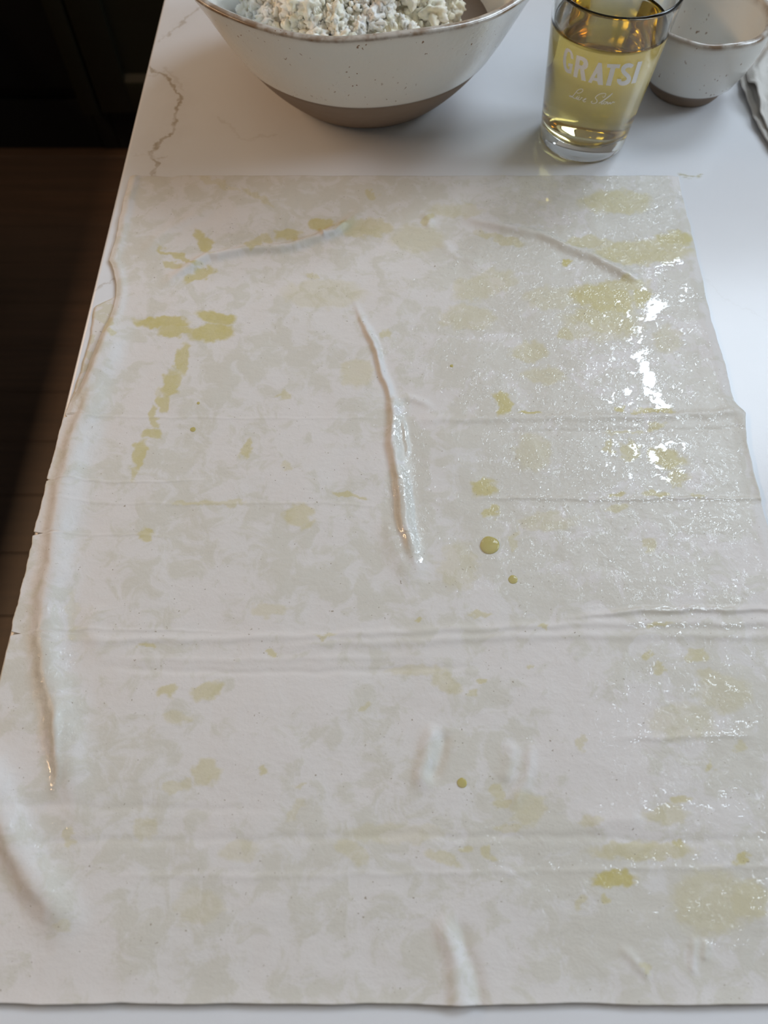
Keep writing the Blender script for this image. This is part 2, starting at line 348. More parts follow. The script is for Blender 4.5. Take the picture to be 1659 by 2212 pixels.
def build_sheet(name, step, left, right, ytop, ybot, z0, mat, full):
    Y0 = unproj(829, ybot)[1]; Y1 = unproj(829, ytop)[1]
    nv = int((Y1 - Y0) / step); nu = int(.40 / step)
    u = np.linspace(0, 1, nu + 1)[None, :]; v = np.linspace(0, 1, nv + 1)[:, None]
    Y = Y0 + (Y1 - Y0) * v + 0 * u
    xl = ipx(left, Y[:, 0]) + .0006 * fbm(Y[:, 0] * 90, Y[:, 0] * 0, 3)
    xr = ipx(right, Y[:, 0]) + .0006 * fbm(Y[:, 0] * 60, Y[:, 0] * 0, 5)
    if full:
        for ty, dep, wd in ((1156, .0062, .0011), (1371, .0058, .0011), (1041, .0035, .0006), (903, .0035, .0006)):   # little tears in the left edge
            yy = unproj(80, ty)[1]; xl = xl + dep * np.clip(1 - np.abs(Y[:, 0] - yy) / wd, 0, 1)
    X = xl[:, None] + (xr - xl)[:, None] * u
    # uneven near and far edges
    wob = .0006 * fbm(X * 22, X * 0, 9)
    Y = Y + wob * (1 - v) ** 12 + (.0006 * fbm(X * 40, X * 0, 2) - .0010 * sst(-.150, -.156, X)) * v ** 20
    px, py = proj(X, Y)
    Z = np.zeros_like(X) + z0
    oil = np.zeros_like(X); wet = np.zeros_like(X); pool = np.zeros_like(X)
    if full:
        def ridge(pts, wmm, hmm, t0=.25, t1=.25, skew=1.0):
            """pillow-like fold along a polyline (pixels on the sheet), widths and heights in mm; skew steepens the left flank"""
            nonlocal Z
            P = np.array([unproj(*q) for q in pts]); seg = np.hypot(*(P[1:] - P[:-1]).T); cum = np.concatenate([[0], np.cumsum(seg)]); T = cum[-1]
            w_ = wmm / 1000; R = 3.2 * w_
            m = (X > P[:, 0].min() - R) & (X < P[:, 0].max() + R) & (Y > P[:, 1].min() - R) & (Y < P[:, 1].max() + R)
            if not m.any(): return
            x = X[m] + .0010 * fbm(X[m] * 55, Y[m] * 55, 31, 3); y = Y[m] + .0010 * fbm(X[m] * 55, Y[m] * 55, 41, 3)
            D = np.full(x.shape, 9.); TT = np.zeros_like(D); SS = np.ones_like(D)
            for i in range(len(seg)):
                d = (P[i + 1] - P[i]) / seg[i]; rx = x - P[i, 0]; ry = y - P[i, 1]
                t = np.clip(rx * d[0] + ry * d[1], 0, seg[i]); ex = rx - t * d[0]; ey = ry - t * d[1]; dd = np.hypot(ex, ey)
                k = dd < D; D[k] = dd[k]; TT[k] = ((t + cum[i]) / T)[k]; SS[k] = np.sign(rx * d[1] - ry * d[0])[k]
            wl = np.where(SS > 0, w_ * skew, w_)
            prof = np.exp(-(D / wl) ** 2)
            tap = np.ones_like(D)
            if t0: tap *= sst(0, t0, TT)
            if t1: tap *= sst(1, 1 - t1, TT)
            Z[m] = Z[m] + hmm / 1000 * prof * tap
        # centre fold
        ridge([(758, 640), (783, 700), (812, 765), (826, 820), (843, 862), (858, 885)], 2.8, 2.2, .45, .1, .55)
        ridge([(846, 862), (848, 900), (846, 960), (855, 1010), (862, 1060), (866, 1100), (872, 1150), (895, 1215), (915, 1260)], 5.0, 3.2, .06, .3, .5)
        ridge([(872, 1020), (876, 1080), (880, 1140), (900, 1210)], 2.0, .9, .2, .2)
        ridge([(845, 868), (880, 862), (915, 872), (950, 895)], 3.0, .9, .1, .5)
        ridge([(870, 905), (876, 960), (880, 1000)], 1.3, .8, .2, .3)
        ridge([(838, 1110), (850, 1170), (880, 1230), (905, 1290)], 6, 1.2, .3, .4)
        # long fold down the left side
        ridge([(262, 660), (240, 740), (208, 830), (165, 960), (142, 1052), (124, 1160), (108, 1287), (99, 1362), (104, 1444), (125, 1547), (142, 1640), (158, 1740), (185, 1830)], 9.0, 4.0, .12, .2, .65)
        ridge([(125, 1500), (130, 1580), (128, 1660), (120, 1725)], 2.2, .9, .3, .2)
        ridge([(-60, 1600), (-10, 1720), (22, 1800), (60, 1880), (105, 1945), (145, 2005), (178, 2060)], 9, 4.4, .2, .3, .7)
        ridge([(215, 1300), (200, 1360), (225, 1410)], 5, .5)
        # two diagonal folds near the top
        ridge([(340, 630), (375, 604), (452, 560), (530, 548), (620, 540), (690, 520), (745, 490), (800, 450)], 4.0, 3.3, .2, .25)
        ridge([(690, 522), (720, 512), (752, 486)], 1.6, 1.3, .2, .2)
        ridge([(690, 495), (700, 525)], 1.2, .9)
        ridge([(300, 570), (340, 520), (400, 480), (470, 450)], 5, .8)
        ridge([(960, 462), (1050, 488), (1160, 512), (1270, 556), (1340, 592), (1395, 622)], 4.2, 2.4, .3, .12)
        ridge([(915, 465), (928, 482), (922, 500)], 3.0, 1.0)
        ridge([(940, 520), (990, 560), (1050, 580)], 4, .6)
        # cross folds from the packet
        ridge([(845, 912), (950, 912), (1050, 908), (1250, 906), (1400, 903), (1530, 897), (1615, 890)], 2.8, .75, .15, 0)
        ridge([(1000, 938), (1200, 936), (1400, 934), (1620, 928)], 1.8, -.32, .2, 0)
        ridge([(160, 905), (400, 905), (640, 908), (840, 905)], .8, .22, .1, .1)
        ridge([(90, 1078), (200, 1090), (400, 1092), (700, 1090), (830, 1096)], .8, .2, .1, .1)
        ridge([(1000, 1082), (1100, 1079), (1300, 1083), (1450, 1079), (1645, 1081)], 1.1, .5, .2, 0)
        ridge([(110, 1041), (300, 1044), (480, 1040)], .6, .3, 0, .3)
        ridge([(90, 1160), (300, 1158), (420, 1164)], .6, .2, 0, .5)
        ridge([(60, 1385), (400, 1385), (700, 1377), (900, 1366), (1100, 1358), (1250, 1350), (1400, 1350), (1700, 1348)], 2.2, .65, .15, 0)
        ridge([(500, 1400), (800, 1392), (1000, 1384), (1200, 1376), (1400, 1372), (1700, 1380)], 2.3, .6, .2, 0)
        ridge([(1180, 1340), (1280, 1332), (1400, 1322), (1560, 1320), (1700, 1318)], 1.6, 1.0, .3, 0)
        ridge([(100, 1362), (350, 1364), (560, 1370)], .8, .25, .1, .3)
        ridge([(160, 1440), (400, 1452), (640, 1455), (900, 1446), (1150, 1438)], 1.7, -.38, .2, .3)
        ridge([(200, 1425), (420, 1428), (700, 1425), (1000, 1420)], 1.6, .28, .2, .3)
        ridge([(-60, 1738), (150, 1744), (380, 1748), (700, 1745)], 2.0, -.25, .05, .4)
        ridge([(0, 1820), (500, 1815), (900, 1806), (1300, 1812), (1750, 1820)], 1.9, -.28, .1, 0)
        ridge([(200, 1890), (600, 1893), (1000, 1885), (1400, 1876), (1780, 1870)], 1.3, .2, .1, 0)
        ridge([(1300, 1598), (1500, 1592), (1660, 1590)], 1.5, .35)
        # soft buckles low in the middle
        ridge([(945, 1560), (922, 1610), (912, 1660), (914, 1725)], 3.8, 1.3)
        ridge([(965, 1575), (948, 1640), (936, 1700)], 3.0, -.9)
        ridge([(1110, 1600), (1100, 1650), (1085, 1700)], 3.6, .8)
        ridge([(1150, 1600), (1140, 1660), (1120, 1720), (1095, 1760)], 3.0, .7)
        ridge([(945, 1960), (965, 2020), (985, 2085), (990, 2165)], 4.2, 1.5, .3, 0)
        ridge([(985, 1975), (1008, 2045), (1028, 2110), (1035, 2168)], 3.2, -.8, .3, 0)
        ridge([(1330, 2040), (1370, 2080), (1410, 2120)], 2.0, .5)
        ridge([(1260, 1790), (1330, 1770), (1400, 1775)], 3.5, .5)
        ridge([(1500, 2020), (1496, 2070), (1492, 2110)], 1.8, .5); ridge([(1525, 2030), (1520, 2075)], 1.8, .5)
        ridge([(1590, 420), (1530, 560), (1560, 700)], 3, .5)
        ridge([(1600, 890), (1622, 985), (1650, 1100)], 3.5, .9, .1, .1)
        # overall unevenness of a stack of thin sheets, fine wrinkles
        Z += .00050 * fbm(X * 16, Y * 16, 1, 3) + .00009 * fbm(X * 60, Y * 90, 4, 4)
        Z += .00006 * np.abs(fbm(X * 70 + Y * 25, Y * 160, 6, 3))
        # ---- oil: amount soaked in (yellow)
        wx = px + 11 * fbm(px / 26, py / 22, 11, 4); wy = py + 8 * fbm(px / 26, py / 22, 15, 4)
        def blob(A, x, y, rx, ry, s=1.0, ang=0, soft=.45):
            R = max(rx, ry) * 1.6 + 16
            m = (np.abs(px - x) < R) & (np.abs(py - y) < R)
            if not m.any(): return
            a = math.radians(ang); dx = wx[m] - x; dy = wy[m] - y
            d = np.sqrt(((dx * math.cos(a) + dy * math.sin(a)) / rx) ** 2 + ((-dx * math.sin(a) + dy * math.cos(a)) / ry) ** 2)
            A[m] = np.maximum(A[m], s * sst(1.0 + soft * .5, 1.0 - soft * .5, d))
        STAINS = """350 700 55 13 .9 0;385 718 42 13 .8 0;470 690 42 13 .9 10;458 722 45 20 .9 -10;395 780 16 34 .75 10;370 835 18 32 .75 20;355 875 14 18 .75 0;332 905 10 18 .7 0;330 940 20 14 .7 0;303 985 14 34 .75 10;290 1028 7 16 .6 0
        318 1158 16 15 .7 0;536 972 12 24 .6 25;440 530 14 30 .8 -30;390 560 48 7 .75 25;372 576 26 9 .7 10;430 598 34 12 .75 -20;692 492 28 14 .75 0;624 511 26 12 .7 0;545 535 16 12 .6 0;570 522 20 10 .5 0;802 424 15 7 .5 20;789 496 62 20 .5 0
        925 479 10 14 .55 30;832 725 13 10 .5 0;679 602 12 7 .4 0;615 857 12 10 .45 0;620 1010 14 9 .35 0;645 1118 30 26 .5 0;755 1074 36 5 .6 8;1044 1057 30 20 .8 0;1061 1108 16 15 .75 0;1087 876 18 26 .9 0;772 810 42 30 .35 0
        1454 522 42 18 .8 0;1386 549 105 26 .65 0;1332 441 75 26 .55 0;1268 528 50 13 .5 0;1225 572 9 8 1 0;1336 623 62 17 .65 -5;1302 650 72 30 .85 10;1386 648 22 22 .85 0;1302 697 75 26 .6 10;1144 764 36 24 .45 0;1177 815 44 20 .35 0;1221 727 22 10 .55 10
        1140 896 26 5 .95 0;1336 889 10 8 .9 0;1373 896 12 5 .7 0;1413 889 42 6 .9 0;1417 923 22 8 .65 0;1349 938 42 5 .5 0;1316 966 10 18 .55 0;1356 977 18 22 .6 0;1437 992 42 22 .75 20;1464 1034 24 16 .6 0;1336 1074 16 6 .8 0;1413 1071 28 7 .7 0
        1508 1073 16 4 .5 0;1150 983 42 40 .3 0;1504 1418 22 14 .5 0;1394 1418 9 15 .6 20;1421 1446 13 11 .55 0;1142 1441 6 6 .5 0;964 1478 32 20 .35 30;1040 1471 9 7 .6 -30;1021 1500 10 8 .45 0;1254 1606 10 17 .4 20;1071 1711 18 17 .45 0
        1087 1738 16 13 .45 0;1138 1748 38 36 .35 0;1100 1790 30 10 .35 0;1467 1729 24 12 .65 0;1435 1761 48 20 .4 0;1275 1775 26 14 .35 0;1385 1839 112 20 .5 0;1325 1898 46 18 .95 0;1307 1944 12 8 .6 0;1252 1953 10 15 .4 20;1467 1825 15 8 .75 30
        1600 1853 18 11 .75 -20;1531 1949 82 72 .35 0;1613 1944 44 44 .45 0;1531 1656 10 10 .55 0;1526 1464 26 18 .35 0;1595 1615 18 11 .4 40;1055 1844 22 10 .5 50;1005 1835 10 8 .5 0;960 1857 42 14 .4 20;1389 2090 17 7 .4 40;367 1494 20 15 .6 0
        449 1494 36 17 .5 -20;320 1395 20 5 .6 0;383 1551 28 14 .3 0;449 1667 30 28 .45 -30;383 1700 36 12 .35 -10;313 1790 30 24 .3 0;152 1807 13 22 .4 0;144 2000 20 15 .25 0;430 1960 52 38 .2 0;570 1668 12 7 .55 0;590 1411 13 5 .6 0;700 1375 26 4 .5 0
        905 1345 12 4 .6 0;650 1700 12 5 .4 0;790 1530 12 7 .4 -30;520 1840 42 24 .25 0;640 1750 12 30 .25 30;850 1800 110 22 .22 0;760 1840 40 20 .3 30;230 700 14 26 .45 0;215 690 14 28 .4 0;245 728 12 8 .5 -20;160 1330 12 50 .2 0;1045 620 70 28 .3 -15
        1010 690 60 26 .3 0;1440 740 30 30 .3 0;1190 650 60 24 .3 0;1080 520 50 10 .45 15;980 460 60 16 .3 0;560 430 40 8 .35 25;470 400 50 8 .3 25;900 1450 60 12 .3 0;580 1320 40 14 .3 0;1560 1500 60 40 .3 0;1470 1560 70 40 .25 0;1300 700 90 40 .35 0
        700 640 90 30 .25 0;900 520 60 30 .25 0;1110 1170 8 26 .35 20;990 1225 40 50 .25 0;1330 1100 30 8 .5 0;1400 1180 14 18 .5 0;450 1090 80 6 .4 0;1180 1130 60 20 .3 0;1420 1350 26 6 .6 0;1170 1355 12 4 .6 0;1040 1330 24 7 .5 0"""
        for s in STAINS.replace('\n', ';').split(';'):
            x, y, rx, ry, st, a = map(float, s.split()); blob(oil, x, y, rx, ry, st * .95, a)
        # ---- where a film of oil stands on the surface
        wet += .16
        W = [(1250, 760, 330, 420, .95), (1420, 1050, 330, 330, .95), (1350, 480, 300, 130, .9), (1480, 1600, 240, 340, .42), (880, 1060, 60, 200, 1.0), (1560, 1900, 150, 190, .42),
             (430, 700, 150, 90, .35), (700, 520, 260, 60, .45), (130, 1480, 70, 240, .8), (70, 1800, 70, 110, .6), (150, 1960, 50, 60, .5), (980, 760, 160, 110, .7), (1100, 1150, 150, 180, .7), (1120, 1830, 200, 90, .5), (1250, 1950, 130, 90, .5)]
        for x, y, rx, ry, s in W:
            d = np.hypot((px - x) / rx, (py - y) / ry) + .25 * fbm(px / 90, py / 90, 23, 3)
            wet = np.maximum(wet, s * sst(1.1, .65, d))
        wet *= 1 - .9 * sst(-34, -16, px - ipx_px(py)) * (py < 1250)      # the dry right margin stays matt
        # ---- standing pools, level and glossy
        wx = px + 8 * fbm(px / 15, py / 12, 51, 5); wy = py + 8 * fbm(px / 15, py / 12, 61, 5)
        POOLS = """1440 577 30 10 -22;1418 592 16 8 -40;1462 570 14 10 0;1412 668 26 26 -20;1404 690 18 14 0;1430 660 16 12 0;1477 650 30 6 -12;1480 626 12 6 40;1388 634 10 6 0;1465 522 6 5 0;1456 530 8 3 0;1454 539 5 3 0;1332 640 7 6 0;1347 641 7 6 0;1336 658 10 8 -50;1358 680 12 9 -50
        1343 702 8 13 20;1379 693 9 6 -20;1376 716 20 9 0;1362 736 9 12 0;1384 738 12 12 0;1388 764 24 9 -20;1376 775 16 12 0;1390 798 24 20 60;1402 822 26 22 60;1400 850 20 12 20;1420 862 26 14 50;1430 882 26 10 0;1412 872 20 8 30;1351 788 6 9 -20;1352 848 12 10 0;1362 872 10 8 40;1312 870 20 7 10;1325 860 8 12 0;1298 860 8 5 0;1343 893 6 7 0
        1452 961 26 9 0;1425 968 18 12 0;1408 990 15 22 0;1420 1018 14 14 0;1436 1037 26 8 20;1444 1020 9 22 -30;1470 1017 17 9 0;1475 965 10 12 0;1369 973 8 22 -8;1321 955 8 8 40;1320 979 10 7 20;1279 1010 6 14 -15;1309 1013 5 9 -15;1124 1010 5 22 5;1186 1021 4 12 -20;1275 755 6 12 0;1235 798 7 8 0;1268 800 6 11 0;1225 716 5 6 0;1262 692 12 5 -40;1308 688 4 7 20;1292 680 5 4 0
        856 930 7 46 4;872 900 9 8 0;874 940 5 26 0;858 960 6 20 0;872 1050 5 40 -4;883 1040 4 40 -2;884 1080 4 40 0;875 1162 18 13 50;884 1176 13 14 0;866 1150 7 8 0;907 1208 6 20 -14;1478 1320 84 6 0;1440 1352 90 5 0;1600 1352 50 5 0;1410 1083 200 4 0;1465 1371 8 5 0;880 868 28 3 8
        1177 443 14 7 -20;1150 500 14 4 20;1410 458 30 5 -15;1440 448 10 5 -30;1468 430 6 10 0;1320 385 24 8 30;1540 1128 30 10 0;1500 1110 30 6 20;1580 1148 30 6 0;1610 1560 30 8 0;1560 1587 44 6 0;1590 1575 12 8 -40;1536 1472 14 7 40;1580 1484 16 7 20;1400 1740 20 6 40;1440 1740 30 5 10;1520 1742 26 6 10;1560 1712 10 6 0
        1630 1960 10 50 25;1620 2010 18 30 50;1600 2030 30 10 -40;1640 1890 16 20 -40;1650 1800 16 8 -30;1530 2032 10 7 0;1475 1820 4 7 0;1318 1911 5 5 -40;1375 1902 6 5 -40;1290 1780 10 3 0;1080 1865 6 12 -45;1040 1871 6 3 0;1190 1866 10 5 60;1212 1868 6 8 -20;1290 1565 0 0 0
        112 1660 10 30 0;108 1600 6 40 5;112 1700 12 16 0;172 1600 4 9 0;144 1778 6 6 0;152 1792 10 5 0;1135 1330 10 3 0;1350 1500 10 4 20;1200 1755 30 3 0;1300 1756 30 3 0;1390 1600 30 3 0"""
        for s in POOLS.replace('\n', ';').split(';'):
            x, y, rx, ry, a = map(float, s.split())
            if rx > 0: blob(pool, x, y, rx, ry, 1.0, a, .9)
        # small beads
        rb = np.random.default_rng(12)
        for i in range(3000):
            x = rb.normal(1330, 95) if i % 2 else rb.normal(1250, 140); y = (rb.uniform(620, 1090) if i % 4 else rb.uniform(400, 1330)) if i % 3 else rb.uniform(1300, 2080)
            if y > 1300 and i % 5: continue
            if y > 1300: x = rb.normal(1460, 120); y = y + 0 * x if rb.random() < .3 else rb.choice([1430, 1490, 1560, 1590, 1712, 1740, 1845, 1870, 1960]) + rb.normal(0, 7)
            blob(pool, x, y, rb.uniform(2.0, 5.0) * rb.choice([1, 1, 1.7]), rb.uniform(1.9, 4.2), .9, rb.uniform(0, 180), .9)
        Z += .00007 * np.sqrt(np.clip(pool, 0, 1))
        # edges: rest on the worktop, droop over its left edge
        edge_l = (X - X[:, :1]); edge_r = (X[:, -1:] - X)
        Z -= z0 * .35 * (1 - sst(0, .006, edge_r)) ; Z += .0010 * np.exp(-((edge_l - .004) / .003) ** 2) * (py < 900)
        Z = np.maximum(Z, .0006)
        over = np.clip(XL0 + .0005 - X, 0, 1); Z = Z - over * 1.6 - .0006 * (over > 0)
        Z += .0012 * np.exp(-v * (Y1 - Y0) / .006) * (X > XL0 + .002)     # near edge curls up a hair
    NV, NU = X.shape
    co = np.stack([X, Y, Z + CT], -1).reshape(-1, 3)
    idx = np.arange(NV * NU).reshape(NV, NU)
    quads = np.stack([idx[:-1, :-1], idx[:-1, 1:], idx[1:, 1:], idx[1:, :-1]], -1).reshape(-1, 4)
    # thin skirt gives the sheet its thickness
    rim = np.concatenate([idx[0, :], idx[1:, -1], idx[-1, -2::-1], idx[-2:0:-1, 0]])
    low = co[rim].copy(); low[:, 2] -= np.minimum(.0009, np.maximum(low[:, 2] - CT - .0002, .0003)); base = len(co)
    co = np.concatenate([co, low]); n = len(rim); a = np.arange(n); bb = (a + 1) % n
    sk = np.stack([rim[bb], rim[a], base + a, base + bb], -1)
    quads = np.concatenate([quads, sk])
    me = bpy.data.meshes.new(name); me.vertices.add(len(co)); me.vertices.foreach_set('co', co.ravel().astype(np.float32))
    me.loops.add(quads.size); me.loops.foreach_set('vertex_index', quads.ravel().astype(np.int32))
    me.polygons.add(len(quads)); me.polygons.foreach_set('loop_start', (np.arange(len(quads)) * 4).astype(np.int32))
    me.polygons.foreach_set('loop_total', np.full(len(quads), 4, np.int32)); me.polygons.foreach_set('use_smooth', np.ones(len(quads), bool))
    me.update(calc_edges=True)
    for k, A in (('oil', oil), ('wet', wet), ('pool', pool)):
        at = me.attributes.new(k, 'FLOAT', 'POINT'); at.data.foreach_set('value', np.concatenate([np.clip(A, 0, 1).ravel(), np.zeros(n)]).astype(np.float32))
    o = link(name, me, mat)
    return o, (X, Y, Z)
def ipx_px(py):       # right outline as pixel x over pixel y
    r = np.array(RIGHT, float); return np.interp(py, r[:, 1], r[:, 0])
top, (GX, GY, GZ) = build_sheet('filo_sheet', .00062, LEFT, RIGHT, 384, 2168, .0018, M_dough, True)
tag(top, 'wide cream filo sheet brushed with yellow olive oil, creased, on the white worktop', 'dough')
L2 = [(292, 388), (300, 440), (285, 520), (265, 590), (255, 640), (204, 664), (200, 690), (197, 720), (185, 765), (165, 830), (152, 866), (160, 900), (145, 1000), (120, 1200), (70, 1400), (-60, 1900), (-135, 2160)]
R2 = [(1455, 390), (1500, 560), (1575, 900), (1625, 1100), (1720, 1400), (1945, 2160)]
low, _ = build_sheet('filo_sheet', .002, L2, R2, 388, 2160, .0006, M_dough2, False)
tag(low, 'lower filo sheet whose torn edge peeks out at the left of the top sheet', 'dough')

def sheet_z(x, y):
    i = np.argmin(np.abs(GY[:, 200] - y)); j = np.argmin(np.abs(GX[i] - x)); return CT + GZ[i, j]
# ---------------------------------------------------------------- oil drops standing on the sheet
for k, (x, y, r, lab) in enumerate([(1057, 1181, 21, 'large round yellow oil drop right of the centre fold on the dough'), (1107, 1255, 10, 'round oil drop just below and right of the largest drop'),
                     (997, 1693, 10.5, 'lone oval oil drop low in the middle of the dough'), (418, 931, 6, 'tiny amber oil drop on the left half of the dough'),
                     (975, 795, 4, 'tiny oil drop above and right of the centre fold'), (430, 875, 3.5, 'pinhead oil drop just above the tiny amber drop at left')]):
    X0, Y0 = unproj(x, y); rm = r / F * (H / (math.sin(TH) + (y - 1106) / F * math.cos(TH)))
    bm = bmesh.new(); rings = []
    for i in range(9):
        t = i / 8; rr = rm * math.sin(t * math.pi / 2); hh = rm * .22 * (math.cos(t * math.pi / 2) ** .8 if t < 1 else 0)
        rings.append([bm.verts.new((rr * math.cos(a) * (1 + .05 * math.sin(2 * a + k)), rr * 1.02 * math.sin(a) * (1 + .04 * math.cos(3 * a + k)), hh)) for a in [j * 2 * math.pi / 28 for j in range(28)]] if i else [bm.verts.new((0, 0, rm * .22))])
    for j in range(28): bm.faces.new((rings[0][0], rings[1][j], rings[1][(j + 1) % 28]))
    for i in range(1, 8):
        for j in range(28): bm.faces.new((rings[i][j], rings[i + 1][j], rings[i + 1][(j + 1) % 28], rings[i][(j + 1) % 28]))
    o = from_bm('oil_drop', bm, M_oil, None, True); o.location = (X0, Y0, sheet_z(X0, Y0) + .00005)
    tag(o, lab, 'oil drop', 'loose oil drops on the dough')
# smear of oil on the bare worktop beyond the far right corner
bm = bmesh.new(); rs = random.Random(3)
for i in range(26):
    x = rs.uniform(1466, 1516); y = rs.gauss(379, 2.2); X0, Y0 = unproj(x, y); a = rs.uniform(.0006, .0028); c = rs.uniform(.0003, .0007)
    vs = [bm.verts.new((X0 + a * math.cos(t), Y0 + c * math.sin(t), CT + .00005)) for t in [j * math.pi / 4 for j in range(8)]]
    tp = bm.verts.new((X0, Y0, CT + .0004))
    for j in range(8): bm.faces.new((vs[j], vs[(j + 1) % 8], tp))
M_smear = M_oil.copy(); M_smear.node_tree.nodes['Principled BSDF'].inputs['Alpha'].default_value = .18
tag(from_bm('oil_smear', bm, M_smear, None, True), 'thin glossy oil smear on the worktop past the far right dough corner', 'oil', kind='stuff')

# ---------------------------------------------------------------- thrown stoneware
def pchip(zs, rs, z):
    co = np.polyfit(zs, rs, len(zs) - 1); return np.polyval(co, z)
def bowl(name, label, cx, cy, r0, hg, rg, hr, rr, rm, thick, footh, wob, nseg=160, ring=0):
    t = empty(name, (cx, cy, CT)); tag(t, label, 'bowl')
    zs = [0, hg, (hg + hr) / 2, hr]; rs_ = [r0, rg, rm, rr]
    prof = lambda z: float(pchip(zs, rs_, z))
    def wobble(a, z):
        k = (z / hr) ** 2
        return wob * k * (math.sin(2 * a + .6) + .5 * math.sin(3 * a + 2.1) + .25 * math.sin(5 * a)), wob * 1.2 * k * (.8 * math.sin(3 * a + .4) + .5 * math.sin(5 * a + 1.1) + .35 * math.sin(8 * a))
    def surf(pname, pts, mat, rimf):
        bm = bmesh.new(); lay = bm.verts.layers.float.new('rim'); R = []
        for (r, z), rf in zip(pts, rimf):
            row = []
            for j in range(nseg):
                a = 2 * math.pi * j / nseg; dr, dz = wobble(a, max(z, 0))
                v = bm.verts.new(((r + dr) * math.cos(a), (r + dr) * math.sin(a), z + dz)); v[lay] = rf; row.append(v)
            R.append(row)
        for i in range(len(R) - 1):
            for j in range(nseg): bm.faces.new((R[i][j], R[i][(j + 1) % nseg], R[i + 1][(j + 1) % nseg], R[i + 1][j]))
        for row, fl in ((R[0], True), (R[-1], False)):
            if fl or True:
                c = bm.verts.new((0, 0, sum(v.co.z for v in row) / nseg)); c[lay] = 0
                for j in range(nseg):
                    q = (row[(j + 1) % nseg], row[j], c) if row is R[0] else (row[j], row[(j + 1) % nseg], c)
                    bm.faces.new(q)
        bm.normal_update()
        return from_bm(pname, bm, mat, t, True)
    # bare clay foot
    pts = [(r0 - .004, 0), (r0 - .001, .0006)] + ([(prof(z), z) for z in np.linspace(.003, hg, 10)] if not ring else [(r0 + .0005, .003), (r0 + .0008, ring * .6), (r0 + .0016, ring * .85), (r0 + .0034, ring), (prof(hg) * .5 + (r0 + .0034) * .5, (ring + hg) / 2), (prof(hg), hg)]) + [(prof(hg) - .004, hg + .0015)]
    surf('foot', pts, M_clay, [0] * len(pts))
    # glazed body: outside up, lip, inside down
    out = [(prof(hg) - .003, hg - .0003), (prof(hg) + .0004, hg), (prof(hg + .0015) + .0010, hg + .0015)] + [(prof(z) + .0008, z) for z in np.linspace(hg + .004, hr - .003, 26)]
    rf = [0, 0, 0] + [max(0, 1 - (hr - z) / .006) * .35 for z in np.linspace(hg + .004, hr - .003, 26)]
    lip = [(rr + .0004, hr - .001), (rr - .0006, hr), (rr - thick * .5, hr + .0006), (rr - thick * .9, hr - .0002), (rr - thick - .0004, hr - .002)]
    inn = [(max(prof(z) - thick, .004), z) for z in np.linspace(hr - .005, footh + .004, 24)]
    inn += [(max(prof(footh + .004) - thick - k * .012, .003), footh + .004 - .003 * (1 - math.exp(-k))) for k in range(1, 3)]
    surf('glazed_body', out + lip + inn, M_glaze, rf + [1, 1, .9, .8, .5] + [.15] + [0] * (len(inn) - 1))
    return t, prof
BX, BY = -.0141, .6072
big, bprof = bowl('mixing_bowl', 'large pale glazed stoneware mixing bowl with brown foot holding white crumbled cheese', BX, BY, .0645, .0404, .0996, .1055, .1331, .1164, .0055, .008, .0016)
small, sprof = bowl('small_bowl', 'small empty cream glazed stoneware bowl behind the glass', .2408, .5958, .0283, .0128, .0352, .0580, .0460, .0436, .0042, .008, .0006, ring=.0092)

